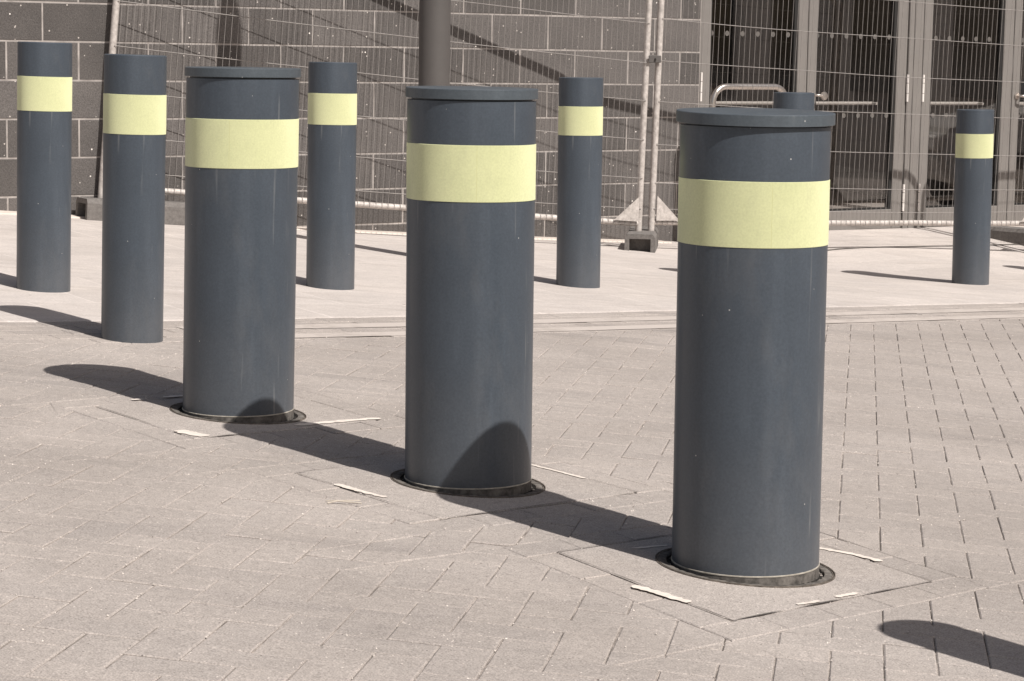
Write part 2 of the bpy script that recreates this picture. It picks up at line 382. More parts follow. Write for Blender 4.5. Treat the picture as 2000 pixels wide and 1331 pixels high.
# footprints of the three slabs set in the paving round the wide bollards
def slab_quad(base, near, right):
    c = Vector((base.x, base.y, 0)); a = Vector((near.x, near.y, 0)); b = Vector((right.x, right.y, 0))
    return c, [a, b, 2*c-a, 2*c-b]
WIDE_BASE = [on_ground(465, 813.5), on_ground(914, 963), on_ground(1455, 1137)]
WIDE_SPEC = []
for (px, py, w), cn in zip([(465, 818, 217), (914, 968, 250), (1455, 1142, 291)], [((380, 858), (742, 822)), ((860, 1015), (1245, 963)), ((1430, 1214), (1820, 1137))]):
    b_ = on_ground(px, py - w*.5*(py-100)/F_PX)
    if px == 465: b_ = Vector((-.777, 6.49, 0)); b_.z = ground(b_.x, b_.y)
    WIDE_SPEC.append((b_,) + slab_quad(b_, on_ground(*cn[0]), on_ground(*cn[1])))
OUTERQ = []
for b_, c_, q_ in WIDE_SPEC:
    e1 = (q_[1]-q_[0]).normalized()*0.1; e2 = (q_[3]-q_[0]).normalized()*0.1
    OUTERQ.append([q_[0]-e1-e2, q_[1]+e1-e2, q_[2]+e1+e2, q_[3]-e1+e2])

# joint bed under the block paving
def sheet(name, x0, x1, y0, y1, step, dz, m, keep=None):
    nx = int((x1-x0)/step)+1; ny = int((y1-y0)/step)+1
    vs = []; fs = []
    for j in range(ny):
        for i in range(nx):
            x = x0+i*step; y = y0+j*step; vs.append((x, y, ground(x, y)+dz))
    for j in range(ny-1):
        for i in range(nx-1):
            c = Vector((x0+(i+.5)*step, y0+(j+.5)*step, 0))
            if keep and not keep(c): continue
            a = j*nx+i; fs.append((a, a+1, a+nx+1, a+nx))
    return raw(name, vs, fs, m)
bed = sheet('road_bed', -7, 7, -1, 17, 0.25, -0.0034, M['sand'], lambda c: kerb_near(c)[1] > -0.1)
tag(bed, kind='structure')

# block paving, herringbone, every block its own chamfered top
JD = Vector((0.149, 0.989, 0)).normalized(); JC = Vector((JD.y, -JD.x, 0))
P_REF = on_ground(1706, 649.6); P_REF.z = 0
U0 = P_REF.dot(JC); V0 = P_REF.dot(JD)
BW = 0.1003
def clip(poly, p, n):
    out = []
    for i in range(len(poly)):
        a, b = poly[i], poly[(i+1) % len(poly)]
        da, db = (a-p).dot(n), (b-p).dot(n)
        if da >= 0: out.append(a)
        if (da >= 0) != (db >= 0): out.append(a + (b-a)*(da/(da-db)))
    return out
def add_block(V, F, poly, top, gap=0.0012, ch=0.0026, drop=0.0022):
    c = sum(poly, Vector((0, 0, 0)))/len(poly)
    area = abs(sum(poly[i].x*poly[(i+1) % len(poly)].y - poly[(i+1) % len(poly)].x*poly[i].y for i in range(len(poly))))/2
    if area < 0.00012: return
    def ins(d):
        res = []
        n = len(poly)
        for i in range(n):
            e1 = (poly[i]-poly[i-1]); e2 = (poly[(i+1) % n]-poly[i])
            if e1.length < 1e-5 or e2.length < 1e-5: res.append(poly[i]+(c-poly[i])*0.05); continue
            e1.normalize(); e2.normalize(); n1 = Vector((-e1.y, e1.x, 0)); n2 = Vector((-e2.y, e2.x, 0))
            if n1.dot(c-poly[i]) < 0: n1 = -n1; n2 = -n2
            k = (n1+n2); dd = 1+n1.dot(n2)
            res.append(poly[i] + k*(d/max(dd, 0.35)))
        return res
    tx, ty = random.gauss(0, 0.0045), random.gauss(0, 0.0045); dz = random.gauss(0, 0.0006) + top
    g0 = ground(c.x, c.y); sl = (ground(c.x+.05, c.y)-g0)/.05, (ground(c.x, c.y+.05)-g0)/.05
    def zz(p, d): return g0 + sl[0]*(p.x-c.x)+sl[1]*(p.y-c.y) + tx*(p.x-c.x)+ty*(p.y-c.y)+dz-d
    b = len(V); n = len(poly)
    a0 = ins(gap); a1 = ins(gap+ch*random.uniform(.7, 1.3))
    for p in a0: V.append((p.x, p.y, zz(p, 0.012)))
    for p in a0: V.append((p.x, p.y, zz(p, drop)))
    for p in a1: V.append((p.x, p.y, zz(p, 0)))
    for i in range(n):
        j = (i+1) % n
        F.append((b+i, b+j, b+n+j, b+n+i)); F.append((b+n+i, b+n+j, b+2*n+j, b+2*n+i))
    F.append(tuple(b+2*n+i for i in range(n)))
CH_W = 0.50
V = []; Fc = []
LBOW = lambda x, y: Vector((x, y, 0))
for i in range(-75, 55):
    for j in range(-125, 75):
        r = (i-j) % 4
        if r == 0: w, h = 2, 1
        elif r == 3: w, h = 1, 2
        else: continue
        # gap of the joint column sits in the middle of a lying block
        u = U0 + (i-1)*BW; v = V0 + (j-0.5)*BW
        cc = JC*(u+w*BW/2) + JD*(v+h*BW/2)
        if not (-4.3 < cc.x < 5.2 and 1.2 < cc.y < 15.5): continue
        k, off = kerb_near(cc)
        if off < CH_W-0.14: continue
        poly = [JC*u+JD*v, JC*(u+w*BW)+JD*v, JC*(u+w*BW)+JD*(v+h*BW), JC*u+JD*(v+h*BW)]
        jit = [random.gauss(0, .0008) for _ in range(4)]
        if off < CH_W+0.14:
            poly = clip(poly, kp[k]+kn[k][1]*CH_W, kn[k][1])
            if len(poly) < 3: continue
        pieces = [poly]
        for Q in OUTERQ:
            if (cc-(Q[0]+Q[2])/2).length > 1.0: continue
            nxt = []
            for pc in pieces:
                rest = pc
                for i_ in range(4):
                    p_, q_ = Q[i_], Q[(i_+1) % 4]; e_ = q_-p_; out_n = Vector((e_.y, -e_.x, 0)).normalized()
                    if out_n.dot((Q[0]+Q[2])/2-p_) > 0: out_n = -out_n
                    if not rest or len(rest) < 3: break
                    o_ = clip(rest, p_, out_n)
                    if len(o_) >= 3: nxt.append(o_)
                    rest = clip(rest, p_, -out_n)
            pieces = nxt
        for pc in pieces: add_block(V, Fc, pc, 0.0)
for (b_, c_, q_), Q in zip(WIDE_SPEC, OUTERQ):
    e1 = (q_[1]-q_[0]).normalized(); e2 = (q_[3]-q_[0]).normalized()
    for st_, d_, w_, ln_ in ((Q[0], e1, e2, (Q[1]-Q[0]).length), (Q[3]-e2*.1, e1, e2, (Q[1]-Q[0]).length), (q_[0]-e1*.1, e2, e1, (q_[3]-q_[0]).length), (q_[1], e2, e1, (q_[3]-q_[0]).length)):
        n_ = max(2, round(ln_/.2)); L_ = ln_/n_
        for i_ in range(n_): a_ = st_+d_*L_*i_; add_block(V, Fc, [a_, a_+d_*L_, a_+d_*L_+w_*.1, a_+w_*.1], 0.0)
# outer margins of the road carry on as larger mesh-free sheet below
road = raw('road', V, Fc, M['paver']); tag(road, kind='structure')
def outer(c):
    return kerb_near(c)[1] > 0.2 and not (-4.2 < c.x < 5.1 and 1.3 < c.y < 15.4)
o = sheet('road_surface', -13.5, 15, -19, 20, 0.5, -0.0015, M['paver'], outer); tag(o, kind='structure')

# channel: five courses of blocks laid along the kerb
V = []; Fc = []
cw = CH_W/5
for row in range(5):
    L = 2.0 + (0.1 if row % 2 else 0)
    while L < klen[-1]-3:
        p = [kerb_at(L, row*cw), kerb_at(L+.2, row*cw), kerb_at(L+.2, (row+1)*cw), kerb_at(L, (row+1)*cw)]
        add_block(V, Fc, p, 0.0002, gap=0.0014, ch=0.0025, drop=0.002); L += 0.2
o = raw('channel_blocks', V, Fc, M['channel']); tag(o, kind='structure')
# double lines painted on the channel
def strip(name, o0, o1, L0, L1, dz, m, step=0.1, wob=0.0):
    V = []; F = []; L = L0; k = 0
    while L <= L1:
        j0 = wob*noise.noise(Vector((L*7, 1, 0))); j1 = wob*noise.noise(Vector((L*7, 9, 0)))
        a, b = kerb_at(L, o0+j0), kerb_at(L, o1+j1)
        V += [(a.x, a.y, ground(a.x, a.y)+dz), (b.x, b.y, ground(b.x, b.y)+dz)]
        if k: F.append((2*k-2, 2*k-1, 2*k+1, 2*k))
        k += 1; L += step
    return raw(name, V, F, m)
PAINT0 = klen[min(range(len(kp)), key=lambda i: abs(kp[i].x+1.35))]
l1 = strip('road_marking', 0.165, 0.265, PAINT0, klen[-1]-3.2, 0.0021, M['roadpaint'], 0.05, 0.006)
l2 = strip('road_marking', 0.385, 0.480, PAINT0, klen[-1]-3.2, 0.0021, M['roadpaint'], 0.05, 0.006)
tag(l1, kind='structure'); tag(l2, kind='structure')

# pale pavement from the kerb to the wall and on both sides
V = []; Fc = []
Ls = []; L = 0.0
while L < klen[-1]: Ls.append(L); L += 0.25
offs = [0.0, -0.012, -0.03, -0.1] + [-0.25*i for i in range(1, 60)]
for L in Ls:
    for off in offs:
        p = kerb_at(L, off); zt = ground(p.x, p.y) + (0.0025 if off < -0.02 else 0.001 if off < -0.005 else -0.006)
        V.append((p.x, p.y, zt))
no = len(offs)
for i in range(len(Ls)-1):
    for j in range(no-1):
        a = i*no+j; Fc.append((a, a+1, a+no+1, a+no))
o = raw('pavement', V, Fc, M['flags']); tag(o, kind='structure')
PZ = 0.0025
# edging strip against the foot of the wall
V = []; Fc = []
k = 0; s = -4.0
while s < 4.6:
    for q, dz in ((0.0, 0.020), (0.15, 0.020), (0.153, 0.014), (0.157, 0.004)):
        p = W0+WD*s+WN*q; V.append((p.x, p.y, ground(p.x, p.y)+PZ+dz-0.012))
    if k:
        for j in range(3): a = (k-1)*4+j; Fc.append((a, a+1, a+5, a+4))
    k += 1; s += 0.1
o = raw('wall_edging', V, Fc, M['edge']); tag(o, kind='structure')
# dark joint across the pavement in front of the doors
def ribbon(name, pts, w, dz, m, parent=None):
    V = []; F = []
    for i, p in enumerate(pts):
        t = (pts[min(i+1, len(pts)-1)]-pts[max(i-1, 0)]); t.z = 0; t.normalize(); n = Vector((-t.y, t.x, 0))
        for sg in (-1, 1):
            q = p+n*w*sg/2; V.append((q.x, q.y, ground(q.x, q.y)+dz))
        if i: F.append((2*i-2, 2*i-1, 2*i+1, 2*i))
    return raw(name, V, F, m, parent)
a = on_ground(1330, 497); b = on_ground(1640, 488); c = on_ground(1860, 482); d = on_ground(2100, 476)
pts = []
for p, q in ((a, b), (b, c), (c, d)):
    for i in range(8): pts.append(p.lerp(q, i/8))
pts.append(d)
o = ribbon('pavement_joint', pts, 0.028, PZ+0.004, M['frame_dark']); tag(o, kind='structure')

# ---------------------------------------------------------------- bollards
DB, DS = 0.324, 0.2106
def bollard_leaning(root):
    root.rotation_euler = (0, R(-0.1), 0)
# slab rectangle around each rising bollard: corner directions
E1 = Vector((0.655, 0.756, 0)).normalized(); E2 = Vector((-0.655, 0.756, 0)).normalized()
def rising_bollard(idx, H, zt, zb, label, marks):
    r = (.157, .1588, .1612)[idx]; lidf = (1.030, 1.028, 1.056)[idx]; lean = (.0125, -.004, -.006)[idx]
    base, ctr, quad = WIDE_SPEC[idx]
    root = empty('rising_bollard', base, label=label, cat='bollard', group='wide lidded bollards in a row across the road')
    bm = bmesh.new(); lathe(bm, [(r, -0.02), (r, 0.004), (r, H-0.0300), (r-0.0006, H-0.0306), (r-0.010, H-0.0306), (r-0.010, H-0.0235)], 128)
    build('shaft', bm, M['navy'], root, R(14))
    bm = bmesh.new(); rc = r*lidf
    lathe(bm, [(r-0.012, H-0.0245), (rc-0.0008, H-0.0245), (rc, H-0.0238), (rc, H-0.0012), (rc-0.0012, H), (0, H+0.0005)], 128)
    lt = (.006, .010, .022)[idx]
    for v in bm.verts: v.co.z += v.co.y*lt - v.co.x*lt*.15
    build('cap', bm, M['cap'], root, R(14))
    bm = bmesh.new(); t = 0.0012
    lathe(bm, [(r, zb), (r+t, zb+0.0006), (r+t, zt-0.0006), (r, zt)], 128)
    tp = build('reflective_band', bm, M['tape'], root, R(14))
    bm = bmesh.new(); lathe(bm, [(r, 0.0135), (r+0.0016, 0.0140), (r+0.0016, 0.0162), (r, 0.0168)], 128)
    build('foot_rim', bm, M['brightrim'], root, R(50))
    bm = bmesh.new(); lathe(bm, [(r+0.0008, -0.02), (r+0.0008, 0.0135)], 128); build('dirty_skirt', bm, M['dirt'], root, R(50))
    for ch in root.children:
        for v in ch.data.vertices: v.co.x += lean*v.co.z
    # slab
    def flat(p, dz): return (p.x-base.x, p.y-base.y, ground(p.x, p.y)+dz-base.z)
    V = []; F = []
    n = 96; rin = r+0.0365
    # outer boundary points along the quad matched to angle so the slab keeps a round hole
    outer = []
    for k in range(n):
        a = 2*math.pi*k/n; d = Vector((math.cos(a), math.sin(a), 0)); best = 9
        for i in range(4):
            p, q = quad[i], quad[(i+1) % 4]; e = q-p; den = d.x*e.y-d.y*e.x
            if abs(den) < 1e-9: continue
            w = p-ctr; tt = (w.x*e.y-w.y*e.x)/den; uu = (w.x*d.y-w.y*d.x)/den
            if tt > 0 and -1e-6 <= uu <= 1+1e-6: best = min(best, tt)
        outer.append((ctr+d*best, d, best))
    for p, d, b in outer:
        for rr, dz in ((rin, 0.0025), ((rin+b)/2, 0.0022), (b-0.006, 0.0015), (b-0.002, -0.001), (b-0.002, -0.012)):
            V.append(flat(ctr+d*rr, dz))
    for k in range(n):
        for j in range(4):
            a0 = k*5+j; b0 = ((k+1) % n)*5+j; F.append((a0, a0+1, b0+1, b0))
    slab = raw('base_slab', V, F, M['slab'], root)
    # open joint round the slab, in places filled flush
    V = []; F = []
    for i in range(4):
        A_, B_ = quad[i], quad[(i+1) % 4]; e_ = (B_-A_).normalized(); n_ = Vector((e_.y, -e_.x, 0)); pv = None
        if n_.dot(ctr-A_) > 0: n_ = -n_
        for j in range(41):
            p = A_.lerp(B_, j/40); w = max(0.0002, 0.0036*(0.45+2.0*noise.noise(p*7+Vector((idx*3, 0, 0)))))
            V += [flat(p-n_*w*.5, 0.0029), flat(p+n_*w*.5, 0.0029)]
            if j: b0 = len(V); F.append((b0-4, b0-3, b0-1, b0-2))
    raw('slab_joint', V, F, M['frame_dark'], slab)
    # seal ring and steel ring; follow the slope of the ground
    sl = (ground(base.x+.1, base.y)-ground(base.x, base.y))/.1, (ground(base.x, base.y+.1)-ground(base.x, base.y))/.1
    def tilt(bm):
        for v in bm.verts: v.co.z += v.co.x*sl[0]+v.co.y*sl[1]
    bm = bmesh.new(); lathe(bm, [(r-0.004, 0.003), (r+0.004, -0.003), (r+0.009, -0.003), (r+0.012, 0.001)], 128, jit=lambda k, rr: random.uniform(-.0012, .0012)); tilt(bm)
    build('brush_seal', bm, M['rubber'], root, R(60))
    bm = bmesh.new(); lathe(bm, [(r+0.0115, 0.0), (r+0.013, 0.0030), (r+0.027, 0.0034), (r+0.030, 0.0030), (r+0.033, 0.0015)], 128, jit=lambda k, rr: random.uniform(-.0008, .0008)); tilt(bm)
    build('ring_plate', bm, M['dirt'], root, R(60))
    bm = bmesh.new(); lathe(bm, [(r+0.0295, 0.0), (r+0.030, 0.0046), (r+0.0322, 0.0046), (r+0.0325, 0.0016), (r+0.0345, 0.0016), (r+0.0348, 0.0046), (r+0.0368, 0.0046), (r+0.0373, 0.0)], 128); tilt(bm)
    build('collar_ring', bm, M['rust'], root, R(50))
    # ragged pale grout left along the slab edges
    for mk in marks:
        pts = [on_ground(*p) for p in mk[0]]; w = mk[1]*1.3; V = []; F = []
        path = []
        for p, q in zip(pts, pts[1:]):
            for i in range(10): path.append(p.lerp(q, i/10))
        path.append(pts[-1])
        m_ = len(path)
        for i, p in enumerate(path):
            t = (path[min(i+1, m_-1)]-path[max(i-1, 0)]); t.z = 0; t.normalize(); nv = Vector((-t.y, t.x, 0))
            env = min(1, min(i, m_-1-i)/1.0+0.6)
            a = w*.5*env*(1+0.7*noise.noise(p*95)); b = w*.5*env*(1+0.7*noise.noise(p*80+Vector((5, 0, 0))))
            V += [flat(p+nv*a, 0.0035), flat(p-nv*b, 0.0035)]
            if i: F.append((2*i-2, 2*i-1, 2*i+1, 2*i))
        raw('grout_patch', V, F, M['grout'], root)
    return root
b1 = rising_bollard(0, .979, .839, .704, 'farthest of the three wide lidded bollards, with a small rounded shadow at its foot',
    [([(349, 843), (374, 849), (400, 855)], .035), ([(578, 833), (650, 826), (742, 819)], .020), ([(320, 778), (357, 775)], .014), ([(257, 783), (279, 782)], .012)])
b2 = rising_bollard(1, .988, .853, .716, 'middle wide lidded bollard, a tall curved shadow on its foot and the lamp column behind',
    [([(657, 948), (700, 961), (752, 974)], .018), ([(1036, 910), (1085, 922), (1143, 937)], .011)])
b3 = rising_bollard(2, .9986, .856, .717, 'nearest and widest lidded grey bollard with a yellow band and no shadow on its shaft',
    [([(1236, 1147), (1285, 1161), (1345, 1180)], .020), ([(1600, 1073), (1660, 1084), (1722, 1099)], .017), ([(1557, 1184), (1600, 1177)], .009), ([(1632, 1169), (1676, 1161)], .011), ([(1235, 1074), (1303, 1068)], .009)])
# vertical seam where the tape overlaps
for root, zt, zb, ang, rr0 in ((b1, .839, .704, -96, .157), (b2, .853, .716, -84, .1588), (b3, .856, .717, -82, .1612)):
    r = rr0+0.0013; bm = bmesh.new(); prev = None
    for i in range(13):
        z = zb+0.002+(zt-zb-0.004)*i/12; a = R(ang)+0.006*noise.noise(Vector((i*.9, ang, 0)))
        vv = [bm.verts.new((r*math.cos(a+d), r*math.sin(a+d), z)) for d in (-.004, .004)]
        if prev: bm.faces.new((prev[0], prev[1], vv[1], vv[0]))
        prev = vv
    band = [c for c in root.children if c.name.startswith('reflective_band')][0]
    for v in bm.verts: v.co.x += {b1: .0125, b2: -.004, b3: -.006}[root]*v.co.z
    build('tape_seam', bm, M['seam'], band)

def post_bollard_proto():
    root = empty('post_bollard'); r = DS/2; H = 1.0
    bm = bmesh.new(); lathe(bm, [(r, -0.04), (r, H-0.003), (r-0.003, H), (0, H)], 96); build('shaft', bm, M['navy'], root, R(14))
    bm = bmesh.new(); lathe(bm, [(r, .7262), (r+.001, .7267), (r+.001, .8632), (r, .8637)], 96); build('reflective_band', bm, M['tape'], root, R(14))
    return root
pb = post_bollard_proto()
posts = [
 (85, 572, 104, .973, 'leftmost narrow grey post with a yellow band, standing on the pale pavement'),
 (258, 670, 120, .972, 'narrow grey post in front of the leaning fence upright, its foot at the kerb line'),
 (645, 567, 94, .977, 'narrow grey post with a yellow band between the two left wide bollards'),
 (1129, 564, 86, .992, 'narrow grey post with a yellow band left of the paired fence uprights'),
 (1895, 559, 73, .996, 'smallest narrow grey post, in front of the glazed doors at far right'),
]
spots = []
for px, py, w, H, lab in posts:
    spots.append((on_ground(px, py-w*.5*(py-100)/F_PX), H, lab))
spots.append((Vector((1.44, 11.94, ground(1.44, 11.94))), 1.0, 'narrow grey post mostly hidden behind the nearest wide bollard, only its top showing'))
spots.append((Vector((3.72, 13.87, ground(3.72, 13.87))), 1.0, 'narrow grey post past the right edge, only its shadow tip on the pale pavement'))
spots.append((Vector((1.356, 3.93, ground(1.356, 3.93))), .972, 'narrow grey post past the lower right corner, casting the rounded shadow on the blocks'))
for i, (p, H, lab) in enumerate(spots):
    if i == 0: o = pb; kids = list(pb.children)
    else:
        o = pb.copy(); COL.objects.link(o)
        for ch in kids:
            c = ch.copy(); COL.objects.link(c); c.parent = o
    z = p.z + (PZ if kerb_near(Vector((p.x, p.y, 0)))[1] < 0 else 0)
    o.location = (p.x, p.y, z); o.rotation_euler = (R(random.uniform(-.2, .2)), (.015, .0165, .005, -.005, -.012, -.008, -.012, .0)[i], 0)
    o.scale = (1, 1, H if i else H)
    tag(o, lab, 'bollard', 'narrow banded bollards')

# ---------------------------------------------------------------- lamp column
LB = Vector((-.424, 11.967, 0)); LB.z = ground(LB.x, LB.y)+PZ
lamp = empty('street_lamp', LB, label='thick brown-grey lamp column rising behind the middle wide bollard', cat='street lamp')
bm = bmesh.new(); lathe(bm, [(.081, -.05), (.081, 3.4), (.075, 3.44), (.05, 3.55), (.046, 5.2), (.0, 5.2)], 48)
build('column', bm, M['lamp'], lamp, R(40))
bm = bmesh.new(); tube(bm, [(0, 0, 5.1), (0, 0, 5.35), (-.12, .1, 5.5), (-.5, .45, 5.55)], .03, 12); build('arm', bm, M['lamp'], lamp, R(50))
bm = bmesh.new(); box(bm, -.95, -.45, .42, .62, 5.5, 5.6, .03); build('lamp_head', bm, M['lamp'], lamp)

# ---------------------------------------------------------------- building with block wall and glazed doors
bld = empty('building', W0, TH, label='low block-walled building with grey framed glazed doors at the right', cat='building')
# local frame: x along the wall, -y outwards, z up
BH, BL = 0.2115, 0.4185
Z0 = 0.0105 + CAM_H - CAM_H
S_END = 4.815
V = []; F = []; MI = []
def wall_block(s0, s1, z0, z1):
    g = 0.0052; ch = 0.002; dep = random.uniform(-.0018, -.0002)
    s0 += g+random.uniform(-.0008, .0008); s1 -= g-random.uniform(-.0008, .0008); z0 += g; z1 -= g
    b = len(V)
    for (e, y) in ((0, 0.02), (0, 0.0012+dep), (ch, dep)):
        for s, z in ((s0+e, z0+e), (s1-e, z0+e), (s1-e, z1-e), (s0+e, z1-e)): V.append((s, y, z))
    for a in (0, 4):
        for i in range(4): j = (i+1) % 4; F.append((b+a+i, b+a+j, b+a+4+j, b+a+4+i)); MI.append(0)
    F.append((b+8, b+9, b+10, b+11)); MI.append(0)
for k in range(-8, 16):
    z0 = CAM_H - 1.08 + 0.0105 + 1.08 + k*BH    # joint heights measured from the photo
    z1 = z0+BH
    par = .045 if (k % 2 == 1) else .045-BL/2   # row below joint 0 starts its joints at .045
    n = -12
    while True:
        s0 = par+n*BL; s1 = s0+BL; n += 1
        if s0 >= S_END: break
        s1c = min(s1, S_END)
        if s1c-s0 > .03 and s0 > -4.4: wall_block(s0, s1c, z0, z1)
zt = 0.0105+1.08+16*BH
b = len(V)
V += [(-4.4, .0012, -1.3), (S_END, .0012, -1.3), (S_END, .0012, zt), (-4.4, .0012, zt), (-4.4, .3, -1.3), (S_END, .3, -1.3), (S_END, .3, zt), (-4.4, .3, zt)]
for f in ((0, 1, 2, 3), (5, 4, 7, 6), (3, 2, 6, 7), (1, 5, 6, 2), (4, 0, 3, 7)): F.append(tuple(b+i for i in f)); MI.append(1)
# lintel wall over the doors and pier right of them
for (s0, s1, z0, z1) in ((S_END, 9.6, 2.33, zt), (8.72, 9.6, -1.3, 2.33)):
    b = len(V)
    V += [(s0, .001, z0), (s1, .001, z0), (s1, .001, z1), (s0, .001, z1), (s0, .3, z0), (s1, .3, z0), (s1, .3, z1), (s0, .3, z1)]
    for f in ((0, 1, 2, 3), (5, 4, 7, 6), (3, 2, 6, 7), (1, 5, 6, 2), (4, 0, 3, 7), (0, 4, 5, 1)): F.append(tuple(b+i for i in f)); MI.append(0)
raw('wall', V, F, [M['block'], M['mortar']], bld, MI)
bm = bmesh.new(); box(bm, -4.5, 9.7, -.15, 6.2, zt+.002, zt+.2, .01); build('roof', bm, M['render'], bld)
# dark room behind the glass
V = []; F = []
x0, x1, y0, y1, z0, z1 = 4.84, 8.70, .302, 2.9, -.13, 2.6
V += [(x0, y0, z0), (x1, y0, z0), (x1, y1, z0), (x0, y1, z0), (x0, y0, z1), (x1, y0, z1), (x1, y1, z1), (x0, y1, z1)]
raw('lobby_walls', V, [(3, 2, 6, 7), (0, 3, 7, 4), (2, 1, 5, 6), (4, 7, 6, 5)], M['inside'], bld)
raw('lobby_floor', [(4.83, .10, -.128), (8.72, .10, -.128), (8.72, 4.2, -.128), (4.83, 4.2, -.128)], [(0, 1, 2, 3)], M['carpet'], bld)
bm = bmesh.new()
for s, w in ((5.3, .12), (6.2, .5), (7.2, .12), (7.9, .4)): box(bm, s, s+w, 2.6, 2.85, -.12, 2.3, .01)
build('lobby_shelving', bm, M['black'], bld)
# frames
DZ0, DZ1 = -.118, 2.05
def bx(name, args, m, par, bev=.003):
    bm = bmesh.new()
    for a in args: box(bm, *a, bev)
    return build(name, bm, m, par)
FY = .035
frame = bx('door_frame', [(4.818, 4.846, FY-.01, .14, DZ0-.1, 2.33), (6.694, 6.741, FY-.012, .14, DZ0-.1, 2.33), (6.749, 6.832, FY-.008, .14, DZ0-.1, 2.33), (8.60, 8.718, FY-.01, .14, DZ0-.1, 2.33), (4.847, 6.693, FY-.008, .14, 2.06, 2.12), (6.833, 8.599, FY-.008, .14, 2.06, 2.12), (4.847, 6.693, FY-.008, .14, 2.27, 2.33), (6.833, 8.599, FY-.008, .14, 2.27, 2.33)], M['frame'], bld)
bx('threshold', [(4.82, 8.70, -.02, .15, DZ0-.2, DZ0-.012)], M['edge'], bld)
bx('frame_gap', [(6.7415, 6.7485, FY+.01, .12, DZ0-.1, 2.33)], M['black'], bld, 0.0)
bm = bmesh.new(); box(bm, 4.85, 8.6, .08, .088, 2.122, 2.268); build('transom_glass', bm, M['glass'], bld)
def leaf(s0, s1, wl, wr, hinge_side, dots, label=None, bar=None, handle=None, hshift=0):
    y0, y1 = FY, FY+.05
    d = bpy.data.objects.new('door', None); COL.objects.link(d); d.parent = bld
    if label: d['label'] = label
    bm = bmesh.new()
    box(bm, s0, s0+wl, y0, y1, DZ0, DZ1, .004); box(bm, s1-wr, s1, y0, y1, DZ0, DZ1, .004)
    box(bm, s0+wl+.0005, s1-wr-.0005, y0+.001, y1, DZ0, .018, .003); box(bm, s0+wl+.0005, s1-wr-.0005, y0+.001, y1, DZ1-.10, DZ1-.001, .003)
    build('leaf_frame', bm, M['frame'], d)
    bm = bmesh.new()
    a, b = s0+wl, s1-wr
    for (p, q, r_, t) in ((a, a+.012, .019, DZ1-.101), (b-.028, b, .019, DZ1-.101), (a+.0125, b-.0285, .019, .031), (a+.0125, b-.0285, DZ1-.113, DZ1-.101)):
        box(bm, p, q, y0+.012, y0+.045, r_, t)
    build('gasket', bm, M['black'], d)
    bm = bmesh.new(); box(bm, a+.004, b-.004, y0+.024, y0+.030, .022, DZ1-.104)
    for zc, xs in dots:                     # frosted dots stuck on the pane
        for x in xs:
            vsx = [bm.verts.new((x+.0175*math.cos(2*math.pi*k/20), y0+.0232, zc+.0175*math.sin(2*math.pi*k/20))) for k in range(20)]
            bm.faces.new(vsx).material_index = 1
    build('glass', bm, [M['glass'], M['dot']], d)
    for zc in (.866, .097):
        xh = (s0-.002) if hinge_side == 'L' else (s1+.002)
        bm = bmesh.new()
        for (a0, a1) in ((-.095, -.037), (-.034, .034), (.037, .095)):
            lathe(bm, [(0, a0+zc), (.0085, a0+zc+.001), (.0085, a1+zc-.001), (0, a1+zc)], 14, xh, y0-.012)
        build('hinge', bm, M['hinge'], d, R(50))
    if bar:
        bm = bmesh.new(); tube(bm, [(bar[0], y1+.055, .757), (bar[1], y1+.055, .757)], .0125, 14)
        for xb in bar: tube(bm, [(xb, y1+.0552, .757), (xb, y1+.001, .757)], .010, 10)
        build('push_bar', bm, M['hinge'], d, R(50))
    if handle:
        hx, dr = handle; bm = bmesh.new()
        lathe(bm, [(.0, .0), (.024, .0), (.024, .010), (.0, .012)], 24)
        bmesh.ops.rotate(bm, verts=bm.verts, cent=(0, 0, 0), matrix=Matrix.Rotation(R(90), 3, 'X'))
        for v in bm.verts: v.co += Vector((hx, y0-.001, .815))
        tube(bm, [(hx, y0-.01, .815), (hx, y0-.05, .815), (hx+dr*.02, y0-.058, .815), (hx+dr*.05, y0-.058, .812)], .009, 12)
        build('handle', bm, M['steel'], d, R(50))
        bm = bmesh.new(); lathe(bm, [(0, 0), (.027, 0), (.03, .01), (.024, .022), (0, .026)], 24)
        bmesh.ops.rotate(bm, verts=bm.verts, cent=(0, 0, 0), matrix=Matrix.Rotation(R(90), 3, 'X'))
        for v in bm.verts: v.co += Vector((hx+dr*.068, y0-.046, .810))
        build('knob', bm, M['steel'], d, R(50))
    return d
dl = lambda s, n=6: [s + .132*i for i in range(n)]
leaf(4.850, 5.770, .082, .085, 'L', [(1.219, dl(4.952)), (.675, dl(4.952))], bar=(4.967, 5.66))
leaf(5.776, 6.690, .082, .094, 'R', [(1.219, dl(5.873)), (.675, dl(5.873))], bar=(5.87, 6.466), handle=(5.815, 1))
leaf(6.845, 7.735, .082, .098, 'L', [(1.219, dl(6.98, 5)), (.675, dl(6.98, 5))], bar=(6.935, 7.50))
leaf(7.741, 8.590, .075, .09, 'R', [(1.219, dl(7.84, 5)), (.675, dl(7.84, 5))], bar=(7.84, 8.40), handle=(7.785, 1))

